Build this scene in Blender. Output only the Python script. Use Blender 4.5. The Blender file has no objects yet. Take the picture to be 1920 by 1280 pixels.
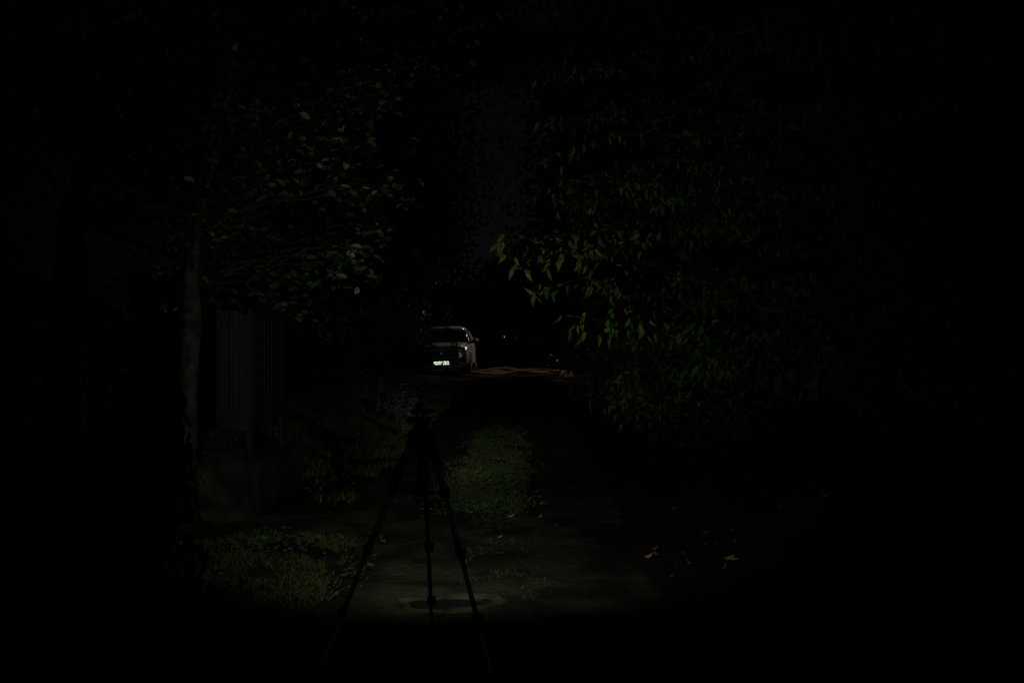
import bpy, bmesh, math, random
import numpy as np
from mathutils import Vector, Matrix, noise

R = math.radians
random.seed(7)
rng = np.random.default_rng(7)
S = bpy.context.scene
COL = S.collection

# ------------------------------------------------------------------ camera, sky, exposure
F_PX = 1867.0                      # 35 mm lens on a 36 mm wide frame, photograph 1920 px wide
CAM_H = 1.2
cd = bpy.data.cameras.new('camera')
cd.lens = 35.0
cd.sensor_width = 36.0
cd.clip_start = 0.05
cd.clip_end = 2000.0
cam = bpy.data.objects.new('camera', cd)
COL.objects.link(cam)
cam.location = (0, 0, CAM_H)
cam.rotation_euler = (R(90 - 0.12), 0, 0)
S.camera = cam

w = bpy.data.worlds.new('World')
S.world = w
w.use_nodes = True
nt = w.node_tree
bg = nt.nodes['Background']
tc = nt.nodes.new('ShaderNodeTexCoord')
sep = nt.nodes.new('ShaderNodeSeparateXYZ')
ramp = nt.nodes.new('ShaderNodeValToRGB')
nt.links.new(tc.outputs['Generated'], sep.inputs[0])
nt.links.new(sep.outputs['Z'], ramp.inputs[0])
nt.links.new(ramp.outputs[0], bg.inputs[0])
# overcast night: town glow low over the horizon, nearly nothing overhead
ramp.color_ramp.elements[0].position = 0.05
ramp.color_ramp.elements[0].color = (1.0, 0.98, 1.02, 1)
e_ = ramp.color_ramp.elements.new(0.17)
e_.color = (0.58, 0.58, 0.60, 1)
ramp.color_ramp.elements[2].position = 0.45
ramp.color_ramp.elements[2].color = (0.38, 0.38, 0.40, 1)
bg.inputs[1].default_value = 0.0030

S.view_settings.view_transform = 'Standard'
S.view_settings.look = 'None'
S.view_settings.exposure = 0.0
S.view_settings.gamma = 1.0
S.view_settings.use_curve_mapping = False
S.cycles.use_adaptive_sampling = False
S.cycles.blur_glossy = 0.0
S.cycles.max_bounces = 8
S.cycles.glossy_bounces = 5

TORCH_SPILL = 17.0
TORCH_MID = 36.0
TORCH_HOT = 170.0
LAMP_W = 900.0

def P(px, py, d):
    """photograph pixel at distance d -> world point"""
    return Vector(((px - 960) / F_PX * d, d, CAM_H - (py - 636) / F_PX * d))

# ------------------------------------------------------------------ helpers
def tag(o, label=None, cat=None, group=None, kind=None):
    if label: o['label'] = label
    if cat: o['category'] = cat
    if group: o['group'] = group
    if kind: o['kind'] = kind
    return o

def thing(name, label, cat, loc=(0, 0, 0), rz=0.0, group=None):
    o = bpy.data.objects.new(name, None)
    o.empty_display_size = 0.2
    COL.objects.link(o)
    o.location = loc
    o.rotation_euler = (0, 0, rz)
    return tag(o, label, cat, group)

def link_mesh(name, me, parent=None, kind=None):
    o = bpy.data.objects.new(name, me)
    COL.objects.link(o)
    if parent: o.parent = parent
    if kind: o['kind'] = kind
    return o

def obj(name, bm, mat, parent=None, smooth=False, kind=None, bevel=0.0):
    if bevel:
        bmesh.ops.bevel(bm, geom=[e for e in bm.edges if e.is_manifold and e.calc_face_angle(0) > 0.5],
                        offset=bevel, segments=2, affect='EDGES', profile=0.5)
    bmesh.ops.recalc_face_normals(bm, faces=bm.faces[:])
    me = bpy.data.meshes.new(name)
    bm.to_mesh(me)
    bm.free()
    me.materials.append(mat)
    if smooth:
        for p in me.polygons: p.use_smooth = True
    return link_mesh(name, me, parent, kind)

def arr_mesh(name, verts, faces, mat, smooth=False):
    me = bpy.data.meshes.new(name)
    me.from_pydata([tuple(v) for v in verts], [], [tuple(f) for f in faces])
    me.update()
    me.materials.append(mat)
    if smooth:
        me.polygons.foreach_set('use_smooth', [True] * len(me.polygons))
    return me

def box(bm, c, s, rot=None):
    m = Matrix.Translation(c) @ (rot.to_4x4() if rot else Matrix.Identity(4)) @ Matrix.Diagonal((s[0], s[1], s[2], 1))
    bmesh.ops.create_cube(bm, size=1.0, matrix=m)

def tube(bm, pts, rad, seg=8, cap=True):
    pts = [Vector(p) for p in pts]
    if not isinstance(rad, (list, tuple)): rad = [rad] * len(pts)
    rings = []
    prev = None
    for i, p in enumerate(pts):
        d = (pts[min(i + 1, len(pts) - 1)] - pts[max(i - 1, 0)]).normalized()
        a = prev - d * prev.dot(d) if prev is not None else d.orthogonal()
        if a.length < 1e-6: a = d.orthogonal()
        a.normalize(); prev = a
        b = d.cross(a)
        rings.append([bm.verts.new(p + (a * math.cos(2 * math.pi * k / seg) + b * math.sin(2 * math.pi * k / seg)) * rad[i]) for k in range(seg)])
    for r0, r1 in zip(rings, rings[1:]):
        for k in range(seg):
            bm.faces.new((r0[k], r0[(k + 1) % seg], r1[(k + 1) % seg], r1[k]))
    if cap:
        bm.faces.new(rings[0][::-1]); bm.faces.new(rings[-1])

# ------------------------------------------------------------------ materials
def mat(name, col=(0.5, 0.5, 0.5), rough=0.8, metal=0.0, spec=0.5):
    m = bpy.data.materials.new(name)
    m.use_nodes = True
    b = m.node_tree.nodes['Principled BSDF']
    b.inputs['Base Color'].default_value = (*col, 1)
    b.inputs['Roughness'].default_value = rough
    b.inputs['Metallic'].default_value = metal
    b.inputs['Specular IOR Level'].default_value = spec
    return m, m.node_tree, b

def noisy(name, c1, c2, scale, rough=0.9, bump=0.0, bscale=None, detail=6.0, spec=0.3, lo=0.35, hi=0.65):
    m, t, b = mat(name, c1, rough, spec=spec)
    co = t.nodes.new('ShaderNodeTexCoord')
    n = t.nodes.new('ShaderNodeTexNoise')
    n.inputs['Scale'].default_value = scale
    n.inputs['Detail'].default_value = detail
    r = t.nodes.new('ShaderNodeValToRGB')
    r.color_ramp.elements[0].position = lo; r.color_ramp.elements[0].color = (*c1, 1)
    r.color_ramp.elements[1].position = hi; r.color_ramp.elements[1].color = (*c2, 1)
    t.links.new(co.outputs['Object'], n.inputs['Vector'])
    t.links.new(n.outputs['Fac'], r.inputs[0])
    t.links.new(r.outputs[0], b.inputs['Base Color'])
    if bump:
        n2 = t.nodes.new('ShaderNodeTexNoise')
        n2.inputs['Scale'].default_value = bscale or scale * 3
        n2.inputs['Detail'].default_value = 8
        bp = t.nodes.new('ShaderNodeBump')
        bp.inputs['Strength'].default_value = bump
        bp.inputs['Distance'].default_value = 0.03
        t.links.new(co.outputs['Object'], n2.inputs['Vector'])
        t.links.new(n2.outputs['Fac'], bp.inputs['Height'])
        t.links.new(bp.outputs[0], b.inputs['Normal'])
    return m

def leaf_mat(name, stops, trans=0.35, rough=0.45, spec=0.4):
    m = bpy.data.materials.new(name)
    m.use_nodes = True
    t = m.node_tree
    b = t.nodes['Principled BSDF']
    out = t.nodes['Material Output']
    g = t.nodes.new('ShaderNodeNewGeometry')
    oi = t.nodes.new('ShaderNodeObjectInfo')
    ad = t.nodes.new('ShaderNodeMath'); ad.operation = 'ADD'
    fr = t.nodes.new('ShaderNodeMath'); fr.operation = 'FRACT'
    r = t.nodes.new('ShaderNodeValToRGB')
    t.links.new(g.outputs['Random Per Island'], ad.inputs[0])
    t.links.new(oi.outputs['Random'], ad.inputs[1])
    t.links.new(ad.outputs[0], fr.inputs[0])
    t.links.new(fr.outputs[0], r.inputs[0])
    e = r.color_ramp.elements
    while len(e) < len(stops): e.new(0.5)
    for k, (p, c) in enumerate(stops):
        e[k].position = p; e[k].color = (*c, 1)
    t.links.new(r.outputs[0], b.inputs['Base Color'])
    b.inputs['Roughness'].default_value = rough
    b.inputs['Specular IOR Level'].default_value = spec
    tr = t.nodes.new('ShaderNodeBsdfTranslucent')
    t.links.new(r.outputs[0], tr.inputs['Color'])
    mx = t.nodes.new('ShaderNodeMixShader')
    mx.inputs[0].default_value = trans
    t.links.new(b.outputs[0], mx.inputs[1]); t.links.new(tr.outputs[0], mx.inputs[2])
    t.links.new(mx.outputs[0], out.inputs['Surface'])
    return m

M = {}
M['ground'] = noisy('soil', (0.022, 0.018, 0.010), (0.05, 0.04, 0.023), 2.2, spec=0.05, bump=0.9, bscale=14)

M['dirt'] = noisy('packed_dirt', (0.022, 0.019, 0.011), (0.088, 0.076, 0.046), 2.6, bump=1.0, bscale=26, detail=10, lo=0.41, hi=0.60)
M['yard'] = noisy('damp_yard_soil', (0.005, 0.003, 0.002), (0.072, 0.048, 0.031), 0.9, bump=0.8, bscale=4, detail=7, lo=0.48, hi=0.57, spec=0.0)
M['mud'] = noisy('wet_mud', (0.018, 0.015, 0.010), (0.03, 0.026, 0.018), 6, rough=0.8, bump=0.2, spec=0.1)
M['grass'] = leaf_mat('grass_blade', [(0.0, (0.08, 0.15, 0.045)), (0.45, (0.15, 0.19, 0.06)), (0.8, (0.24, 0.23, 0.09)), (1.0, (0.32, 0.27, 0.13))], 0.3, 0.6, 0.2)
M['leaf_left'] = leaf_mat('round_leaf', [(0.0, (0.03, 0.075, 0.014)), (0.5, (0.06, 0.105, 0.03)), (0.85, (0.12, 0.15, 0.055)), (1.0, (0.26, 0.30, 0.15))])
M['leaf_right'] = leaf_mat('drooping_leaf', [(0.0, (0.02, 0.068, 0.006)), (0.45, (0.042, 0.11, 0.010)), (0.75, (0.11, 0.13, 0.013)), (0.92, (0.13, 0.10, 0.018)), (1.0, (0.08, 0.05, 0.02))], .35, .55, .25)
M['leaf_bush'] = leaf_mat('bush_leaf', [(0.0, (0.018, 0.042, 0.008)), (0.6, (0.03, 0.065, 0.012)), (1.0, (0.065, 0.065, 0.018))], .3, .6, .25)
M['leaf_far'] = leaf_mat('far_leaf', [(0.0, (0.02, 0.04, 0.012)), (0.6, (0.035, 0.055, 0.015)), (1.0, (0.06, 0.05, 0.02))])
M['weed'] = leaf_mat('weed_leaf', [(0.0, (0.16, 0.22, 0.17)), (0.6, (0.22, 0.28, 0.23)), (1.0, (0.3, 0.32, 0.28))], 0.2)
M['yellow'] = leaf_mat('yellow_leaf', [(0.0, (0.55, 0.42, 0.05)), (1.0, (0.6, 0.5, 0.12))], 0.1)
M['yellowgreen'] = leaf_mat('yellow_green_leaf', [(0.0, (0.30, 0.40, 0.05)), (1.0, (0.34, 0.42, 0.08))], 0.1)
M['brownleaf'] = leaf_mat('dull_dead_leaf', [(0.0, (0.16, 0.12, 0.05)), (0.6, (0.22, 0.18, 0.09)), (1.0, (0.25, 0.24, 0.15))], 0.1)
M['redleaf'] = leaf_mat('red_leaf', [(0.0, (0.16, 0.055, 0.03)), (1.0, (0.18, 0.07, 0.035))], 0.1)
M['bark'] = noisy('bark', (0.022, 0.020, 0.015), (0.075, 0.066, 0.05), 11, bump=1.0, bscale=34)
M['darkbark'] = noisy('dark_bark', (0.012, 0.010, 0.008), (0.028, 0.024, 0.018), 9, bump=0.9, bscale=30)
M['concrete'] = noisy('weathered_concrete', (0.018, 0.016, 0.010), (0.085, 0.076, 0.053), 3.4, bump=0.5, bscale=22, detail=9, lo=0.42, hi=0.6)
M['concrete_shade'] = noisy('shaded_concrete', (0.014, 0.015, 0.008), (0.05, 0.046, 0.03), 3.5, bump=0.7, bscale=18, detail=9)  # darker copy of the concrete, side face's shade put into its colour
M['pillar'] = noisy('dark_masonry', (0.03, 0.028, 0.025), (0.06, 0.055, 0.05), 5, bump=0.6)
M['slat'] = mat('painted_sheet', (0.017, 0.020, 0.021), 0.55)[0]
M['post'] = mat('fence_post_paint', (0.006, 0.007, 0.008), 0.8)[0]
M['plaster'] = noisy('plaster', (0.035, 0.035, 0.035), (0.06, 0.058, 0.055), 3, bump=0.2)
M['rooftile'] = noisy('roof_sheet', (0.03, 0.028, 0.027), (0.05, 0.046, 0.042), 4)
M['darkwood'] = mat('dark_wood', (0.04, 0.035, 0.03), 0.8)[0]
M['blackplastic'] = mat('black_plastic', (0.006, 0.006, 0.006), 0.6, spec=0.15)[0]
M['blue_tube'] = mat('blue_anodised_tube', (0.34, 0.92, 1.0), 0.30, 1.0)[0]
M['steel'] = mat('bare_steel', (0.5, 0.5, 0.5), 0.35, 1.0)[0]
m_, t_, b_ = mat('grey_beige_paint', (0.34, 0.315, 0.30), 0.42)
b_.inputs['Coat Weight'].default_value = 0.6
b_.inputs['Coat Roughness'].default_value = 0.12
M['paint'] = m_
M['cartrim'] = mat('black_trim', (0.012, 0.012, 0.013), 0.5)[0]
M['chrome'] = mat('chrome', (0.6, 0.6, 0.6), 0.2, 1.0)[0]
M['glass'] = mat('dark_glass', (0.004, 0.004, 0.005), 0.06, 0.0, 0.4)[0]
M['lens'] = mat('headlight_lens', (0.10, 0.105, 0.11), 0.12, 0.0, 0.6)[0]
M['rubber'] = mat('rubber', (0.015, 0.015, 0.015), 0.85)[0]
M['rim'] = mat('alloy', (0.28, 0.28, 0.29), 0.4, 0.8)[0]
M['plate'] = mat('plate_white', (0.8, 0.82, 0.78), 0.5)[0]
M['ink'] = mat('plate_ink', (0.02, 0.02, 0.02), 0.6)[0]
M['lamp_metal'] = mat('lamp_metal', (0.05, 0.05, 0.05), 0.6, 0.0)[0]
# mirror facets of the corner-cube sheeting
m_ = bpy.data.materials.new('corner_cube_mirror'); m_.use_nodes = True
t_ = m_.node_tree
g_ = t_.nodes.new('ShaderNodeBsdfGlossy')
g_.inputs['Color'].default_value = (0.93, 0.985, 0.90, 1)
g_.inputs['Roughness'].default_value = 0.135
t_.links.new(g_.outputs[0], t_.nodes['Material Output'].inputs['Surface'])
M['retro'] = m_
m_ = bpy.data.materials.new('lamp_lens'); m_.use_nodes = True
b_ = m_.node_tree.nodes['Principled BSDF']
b_.inputs['Emission Color'].default_value = (1.0, 0.62, 0.36, 1)
b_.inputs['Emission Strength'].default_value = 2.0
M['lamp_lens'] = m_
m_ = bpy.data.materials.new('torch_lens'); m_.use_nodes = True
b_ = m_.node_tree.nodes['Principled BSDF']
b_.inputs['Emission Color'].default_value = (0.85, 1.0, 0.95, 1)
b_.inputs['Emission Strength'].default_value = 3.0
M['torch_lens'] = m_

# ------------------------------------------------------------------ ground
def sm(a, b, x):
    t = min(1.0, max(0.0, (x - a) / (b - a)))
    return t * t * (3 - 2 * t)

def lane_c(y):                     # x of the grass strip between the ruts
    return -0.20 + 0.012 * (y - 7) - 0.0009 * max(0, y - 7) ** 2 * (1 if y < 40 else 0) - (0.98 + 0.06 * (y - 40) if y >= 40 else 0) * 0 - (0 if y < 40 else 0.0009 * 33 ** 2 - 0.012 * 0)

def gz(x, y):
    u = x - lane_c(y)
    z = 0.0
    near = 1 - sm(20, 28, y)
    z -= 0.028 * near * (math.exp(-((u + 0.60) / 0.22) ** 2) + math.exp(-((u - 0.62) / 0.24) ** 2)) * sm(3.0, 6.5, y)
    # banks either side
    bl = sm(-1.25, -2.3, u) * sm(8.4, 11.0, y) * near
    z += 0.38 * bl
    br = sm(1.25, 2.6, u) * sm(3.0, 5.0, y) * near
    z += 0.35 * br
    z += 0.035 * noise.noise((x * 0.9, y * 0.55, 1.3)) + 0.014 * noise.noise((x * 3.1, y * 2.1, 4.3)) + 0.006 * noise.noise((x * 9, y * 7, 2.3))
    # dip across the near rut and the puddle hollow
    z -= 0.06 * math.exp(-((x + 0.60) / 0.5) ** 2 - ((y - 6.5) / 0.42) ** 2)
    z -= 0.035 * math.exp(-((x + 0.55) / 0.6) ** 2 - ((y - 5.15) / 0.16) ** 2)
    z -= 0.016 * math.exp(-(((x + 0.28) / 0.19) ** 4) - ((y - 4.50) / 0.11) ** 4)
    z += 0.006 * math.exp(-((math.hypot((x + 0.28) / 0.26, (y - 4.50) / 0.15) - 1) / 0.2) ** 2)
    z += 0.075 * math.exp(-((x + 0.85) / 0.7) ** 2 - ((y - 8.4) / 0.75) ** 2)
    # low kerb of earth across the far yard
    yr = 40 + 3.0 * math.sin(x * 0.9)
    z += 0.16 * sm(-2.6, 0.3, x) * math.exp(-((y - yr) / 1.6) ** 2)
    z += sm(24, 27, y) * 0.085 * noise.noise((x * 0.55, y * 0.33, 8.8))
    if y > 48: z *= 1 - sm(48, 60, y)
    return z

def grid_mesh(name, xs, ys, zf, m):
    verts = [(x, y, zf(x, y)) for y in ys for x in xs]
    nx = len(xs)
    faces = [(j * nx + i, j * nx + i + 1, (j + 1) * nx + i + 1, (j + 1) * nx + i) for j in range(len(ys) - 1) for i in range(nx - 1)]
    return arr_mesh(name, verts, faces, m, True)

xs = [-600, -200, -80, -40, -24, -16, -12, -9, -7, -6, -5] + [-4.4 + 0.07 * i for i in range(115)] + [4, 4.6, 5.4, 6.5, 8, 11, 16, 24, 40, 80, 200, 600]
ys = [-300, -100, -30, -10, -3, 0, 1.5, 2.5] + [3 + 0.06 * i for i in range(130)] + [10.8 + 0.14 * i for i in range(75)] + [21.5 + 0.5 * i for i in range(60)] + [53, 57, 62, 70, 85, 110, 180, 400, 1200]
xs = sorted(set(round(v, 3) for v in xs)); ys = sorted(set(round(v, 3) for v in ys))
g = link_mesh('ground', grid_mesh('ground', xs, ys, gz, M['ground']))
tag(g, 'dark bare soil under the trees either side of the lane', kind='structure')

# worn dirt of the lane: a sheet just above the soil, grass strip left out by its outline
def dirt_patch(y0, y1, lo, hi, step=0.08, nx=12, up=0.008):
    V, Fc = [], []
    n = int((y1 - y0) / step)
    for j in range(n + 1):
        y = y0 + (y1 - y0) * j / n
        a = lo(y); b = hi(y)
        for i in range(nx + 1):
            x = a + (b - a) * i / nx
            e = min(i, nx - i) / nx
            V.append((x, y, gz(x, y) + (up if 0 < i < nx and 0 < j < n else -0.02)))
    for j in range(n):
        for i in range(nx):
            k = j * (nx + 1) + i
            Fc.append((k, k + 1, k + nx + 2, k + nx + 1))
    return V, Fc
def wob(y, s): return 0.07 * noise.noise((y * 1.7, s, 0.5)) + 0.035 * noise.noise((y * 6, s, 3.5))
parts = [
    dirt_patch(6.6, 24, lambda y: lane_c(y) - 0.96 + wob(y, 1), lambda y: lane_c(y) - 0.36 + wob(y, 2), 0.07, 8),
    dirt_patch(6.6, 24, lambda y: lane_c(y) + 0.36 + wob(y, 3), lambda y: lane_c(y) + 1.02 + wob(y, 4), 0.07, 8),
    dirt_patch(2.0, 6.9, lambda y: -0.80 - 0.10 * (y - 4.5) - 1.2 * sm(5.9, 6.5, y) + wob(y, 5), lambda y: 0.72 + 0.15 * (5 - y) + wob(y, 6), 0.06, 40),
]
yard = [
    dirt_patch(23.6, 75, lambda y: lane_c(y) - 0.9 - 1.0 * sm(24, 32, y) + wob(y, 22) * 2, lambda y: lane_c(y) + 1.3 + 1.3 * sm(24, 40, y) + wob(y, 21) * 2, 0.3, 70, 0.035),
]
V, Fc = [], []
for v, f in parts:
    o0 = len(V); V += v; Fc += [tuple(k + o0 for k in q) for q in f]
dl = link_mesh('dirt_lane', arr_mesh('dirt_lane', V, Fc, M['dirt'], True))
tag(dl, 'pale worn dirt lane with two wheel ruts running towards the car', kind='structure')
V, Fc = yard[0]
yo = link_mesh('yard', arr_mesh('yard', V, Fc, M['yard'], True))
tag(yo, 'brown damp earth yard beside the car in the warm lamplight', kind='structure')
V, Fc = [], []
na, nr_ = 72, 7
for j in range(nr_ + 1):
    for k in range(na):
        a = 2 * math.pi * k / na
        w0 = 1 + .18 * noise.noise((math.cos(a) * 1.6, math.sin(a) * 1.6, 7))
        w1 = 1.42 + .5 * noise.noise((math.cos(a) * 1.3, math.sin(a) * 1.3, 3)) + .16 * noise.noise((math.cos(a) * 6, math.sin(a) * 6, 3))
        r = w0 * .93 + (max(w1 * .94, w0 + .10) - w0 * .93) * j / nr_
        x = -.28 + .20 * r * math.cos(a); y = 4.5 + .115 * r * math.sin(a)
        V.append((x, y, gz(x, y) + (.020 if j < nr_ - 1 else .014 if j < nr_ else -.004) if j else gz(-.28, 4.5) + .024))
for j in range(nr_):
    for k in range(na):
        Fc.append((j * na + k, j * na + (k + 1) % na, (j + 1) * na + (k + 1) % na, (j + 1) * na + k))
M['silt'] = noisy('dried_silt', (0.03, 0.026, 0.016), (0.16, 0.138, 0.088), 6, bump=0.8, bscale=40, lo=.38, hi=.6)
dm = link_mesh('dried_mud', arr_mesh('dried_mud', V, Fc, M['silt'], True))
tag(dm, 'pale dried mud rim around the dark hollow at the tripod foot', kind='structure')
V, Fc = [], []
nn = 40
pc = (-0.28, 4.50)
zl = gz(*pc) + 0.026
V.append((pc[0], pc[1], zl))
for k in range(nn):
    a = 2 * math.pi * k / nn
    r = 1 + 0.18 * noise.noise((math.cos(a) * 1.6, math.sin(a) * 1.6, 7))
    V.append((pc[0] + 0.20 * r * math.cos(a), pc[1] + 0.115 * r * math.sin(a), zl))
for k in range(nn): Fc.append((0, 1 + k, 1 + (k + 1) % nn))
pd = link_mesh('puddle', arr_mesh('puddle', V, Fc, M['mud']))
tag(pd, 'shallow muddy hollow in the rut at the foot of the tripod', kind='structure')

# ------------------------------------------------------------------ leaves
def leaf_template(secs, fold=0.25, bend=0.25):
    """secs: (t, halfwidth). Leaf along +X, normal +Z, length 1"""
    V, Fc = [], []
    for t, hw in secs:
        z = -bend * t * t
        if hw <= 1e-4:
            V.append((t, 0, z))
        else:
            V += [(t, -hw, z + hw * fold), (t, 0, z), (t, hw, z + hw * fold)]
    idx = []
    k = 0
    for t, hw in secs:
        if hw <= 1e-4: idx.append((k, k, k)); k += 1
        else: idx.append((k, k + 1, k + 2)); k += 3
    for a, b in zip(idx, idx[1:]):
        for s in (0, 1):
            q = [a[s], b[s], b[s + 1], a[s + 1]]
            u = []
            for v in q:
                if v not in u: u.append(v)
            if len(u) >= 3: Fc.append(tuple(u[::-1]))
    return np.array(V, float), Fc
LEAF_OVAL = leaf_template([(0, 0), (0.2, 0.2), (0.5, 0.29), (0.8, 0.2), (1, 0)], 0.3, 0.22)
LEAF_LONG = leaf_template([(0, 0), (0.06, 0.012), (0.25, 0.13), (0.5, 0.165), (0.78, 0.085), (1, 0)], 0.45, 0.3)
LEAF_SIMPLE = leaf_template([(0, 0), (0.4, 0.26), (0.75, 0.2), (1, 0)], 0.3, 0.2)
LEAF_CARD = (np.array([(0, 0, 0), (0.45, -0.33, 0.05), (1, 0, -0.1), (0.5, 0.33, 0.08)], float), [(0, 1, 2, 3)])

def frames(D, N):
    D = D / np.linalg.norm(D, axis=1, keepdims=True)
    N = N - D * np.sum(D * N, axis=1, keepdims=True)
    N = N / (np.linalg.norm(N, axis=1, keepdims=True) + 1e-9)
    return D, np.cross(N, D), N

def leaf_cloud_mesh(name, Pp, D, N, L, tpl, m):
    tv, tf = tpl
    D, B, N = frames(D, N)
    n = len(Pp)
    W = Pp[:, None, :] + L[:, None, None] * (tv[None, :, 0:1] * D[:, None, :] + tv[None, :, 1:2] * B[:, None, :] + tv[None, :, 2:3] * N[:, None, :])
    verts = W.reshape(-1, 3)
    k = len(tv)
    loops = []; starts = []; totals = []
    base = np.arange(n) * k
    per = sum(len(f) for f in tf)
    lo = np.concatenate([np.array(f) for f in tf])
    loops = (base[:, None] + lo[None, :]).reshape(-1)
    tot = np.tile([len(f) for f in tf], n)
    st = np.concatenate([[0], np.cumsum(tot)[:-1]])
    me = bpy.data.meshes.new(name)
    me.vertices.add(len(verts)); me.vertices.foreach_set('co', verts.reshape(-1))
    me.loops.add(len(loops)); me.loops.foreach_set('vertex_index', loops.astype(np.int32))
    me.polygons.add(len(tot)); me.polygons.foreach_set('loop_start', st.astype(np.int32))
    me.update(calc_edges=True)
    me.validate()
    me.materials.append(m)
    return me

def grow_leaves(root, Pp, D, N, L, tpl, m, n_single=300, lit=None):
    """the leaves that show largest become leaf parts of their own, the rest one part"""
    Pp = np.asarray(Pp, float); D = np.asarray(D, float); N = np.asarray(N, float); L = np.asarray(L, float)
    n = len(Pp)
    px = 960 + Pp[:, 0] / Pp[:, 1] * F_PX
    py = 636 - (Pp[:, 2] - CAM_H) / Pp[:, 1] * F_PX
    score = L / Pp[:, 1]
    inside = (px > 10) & (px < 1910) & (py > 10) & (py < 1270) & (Pp[:, 1] > 4)
    score = np.where(inside, score, -1)
    order = np.argsort(-score)
    pick = order[:n_single] if n_single else order[:0]
    pick = pick[score[pick] > 0]
    rest = np.setdiff1d(np.arange(n), pick)
    if len(rest):
        cr = leaf_cloud_mesh('crown', Pp[rest], D[rest], N[rest], L[rest], tpl, m)
        link_mesh('crown', cr, root, 'stuff')
    shared = arr_mesh('leaf', tpl[0], tpl[1], m)
    Df, Bf, Nf = frames(D, N)
    for i in pick:
        lo = bpy.data.objects.new('leaf', shared)
        COL.objects.link(lo)
        lo.parent = root
        mm = Matrix((
            (Df[i, 0], Bf[i, 0], Nf[i, 0], Pp[i, 0]),
            (Df[i, 1], Bf[i, 1], Nf[i, 1], Pp[i, 1]),
            (Df[i, 2], Bf[i, 2], Nf[i, 2], Pp[i, 2]),
            (0, 0, 0, 1))) @ Matrix.Scale(L[i], 4)
        lo.matrix_basis = mm

def curve_pts(a, b, sag, n=8, jit=0.02):
    a = Vector(a); b = Vector(b)
    out = []
    for k in range(n + 1):
        t = k / n
        p = a.lerp(b, t)
        p.z += sag * 4 * t * (1 - t)
        if 0 < k < n: p += Vector((random.uniform(-jit, jit), random.uniform(-jit, jit), random.uniform(-jit, jit)))
        out.append(p)
    return out

# ---- the tree on the left: upturned oval leaves in whorls
root = thing('leafy_tree', 'nearest left-hand tree with a pale slim trunk and torch-lit oval leaves over the fence', 'tree')
tr = [P(352, 1000, 6.35), P(351, 820, 6.35), P(354, 700, 6.4), P(360, 600, 6.45), P(357, 520, 6.5), P(372, 420, 6.7), P(400, 300, 6.9), P(430, 150, 7.1), P(470, -40, 7.3)]
bm = bmesh.new()
tube(bm, tr, [0.085, 0.062, 0.056, 0.060, 0.048, 0.024, 0.017, 0.012, 0.008], 12)
for v in bm.verts:
    v.co += v.co.normalized() * 0
    q = v.co
    v.co.x += 0.012 * noise.noise((q.x * 9, q.y * 9, q.z * 5))
obj('trunk', bm, M['bark'], root, True)
clumps = []      # px, py, depth, size(m), leaves, lit-side weight
for c in [(622, 196, 7.2, .20, 12), (505, 210, 7.4, .28, 16), (570, 250, 7.3, .30, 24), (612, 262, 7.3, .18, 10), (735, 172, 7.4, .22, 10), (700, 168, 7.4, .2, 12), (660, 165, 7.4, .25, 12),
          (800, 118, 7.6, .20, 12), (760, 128, 7.6, .22, 10), (505, 318, 6.9, .30, 26), (545, 340, 6.8, .22, 16), (655, 270, 7.1, .2, 12), (690, 210, 7.2, .18, 9),
          (738, 360, 6.4, .17, 11), (705, 352, 6.5, .16, 8), (690, 372, 6.4, .22, 14), (655, 350, 6.7, .12, 6), (715, 430, 6.6, .10, 6), (690, 428, 6.6, .12, 7),
          (685, 470, 6.1, .14, 10), (640, 485, 6.2, .22, 22), (655, 500, 6.2, .18, 12), (600, 495, 6.4, .20, 14), (560, 540, 6.4, .25, 20), (520, 530, 6.5, .3, 20), (480, 500, 6.6, .3, 20),
          (545, 578, 6.4, .16, 12), (490, 555, 6.6, .24, 16), (440, 590, 6.8, .2, 12), (400, 572, 7.0, .22, 14), (350, 578, 7.2, .2, 10), (470, 425, 6.9, .28, 20), (440, 440, 7.0, .28, 16),
          (415, 500, 7.0, .28, 16), (300, 560, 7.6, .2, 8), (310, 595, 7.4, .18, 8), (380, 470, 7.4, .3, 14), (530, 430, 6.8, .2, 10), (600, 430, 6.7, .18, 8), (575, 400, 6.8, .14, 6), (640, 300, 7.0, .2, 8)]:
    clumps.append(c)
for k in range(16):
    clumps.append((random.uniform(330, 450), random.uniform(330, 540), random.uniform(6.0, 6.35), .22, 12))
for k in range(85):
    px = random.uniform(230, 700); py = random.uniform(-60, 600)
    lim = 860 - abs(py - 80) * 0.45 if py < 400 else 700 - (py - 400) * 0.75
    if px > lim: continue
    clumps.append((px, py, random.uniform(7.4, 9.6), random.uniform(.2, .38), random.randint(8, 18)))
for k in range(70):
    clumps.append((random.uniform(0, 900), random.uniform(-120, 70), random.uniform(7.6, 9.6), random.uniform(.25, .4), random.choice([5, 5, 5, 12])))
Pp, D, N, L = [], [], [], []
limb = bmesh.new()
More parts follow.
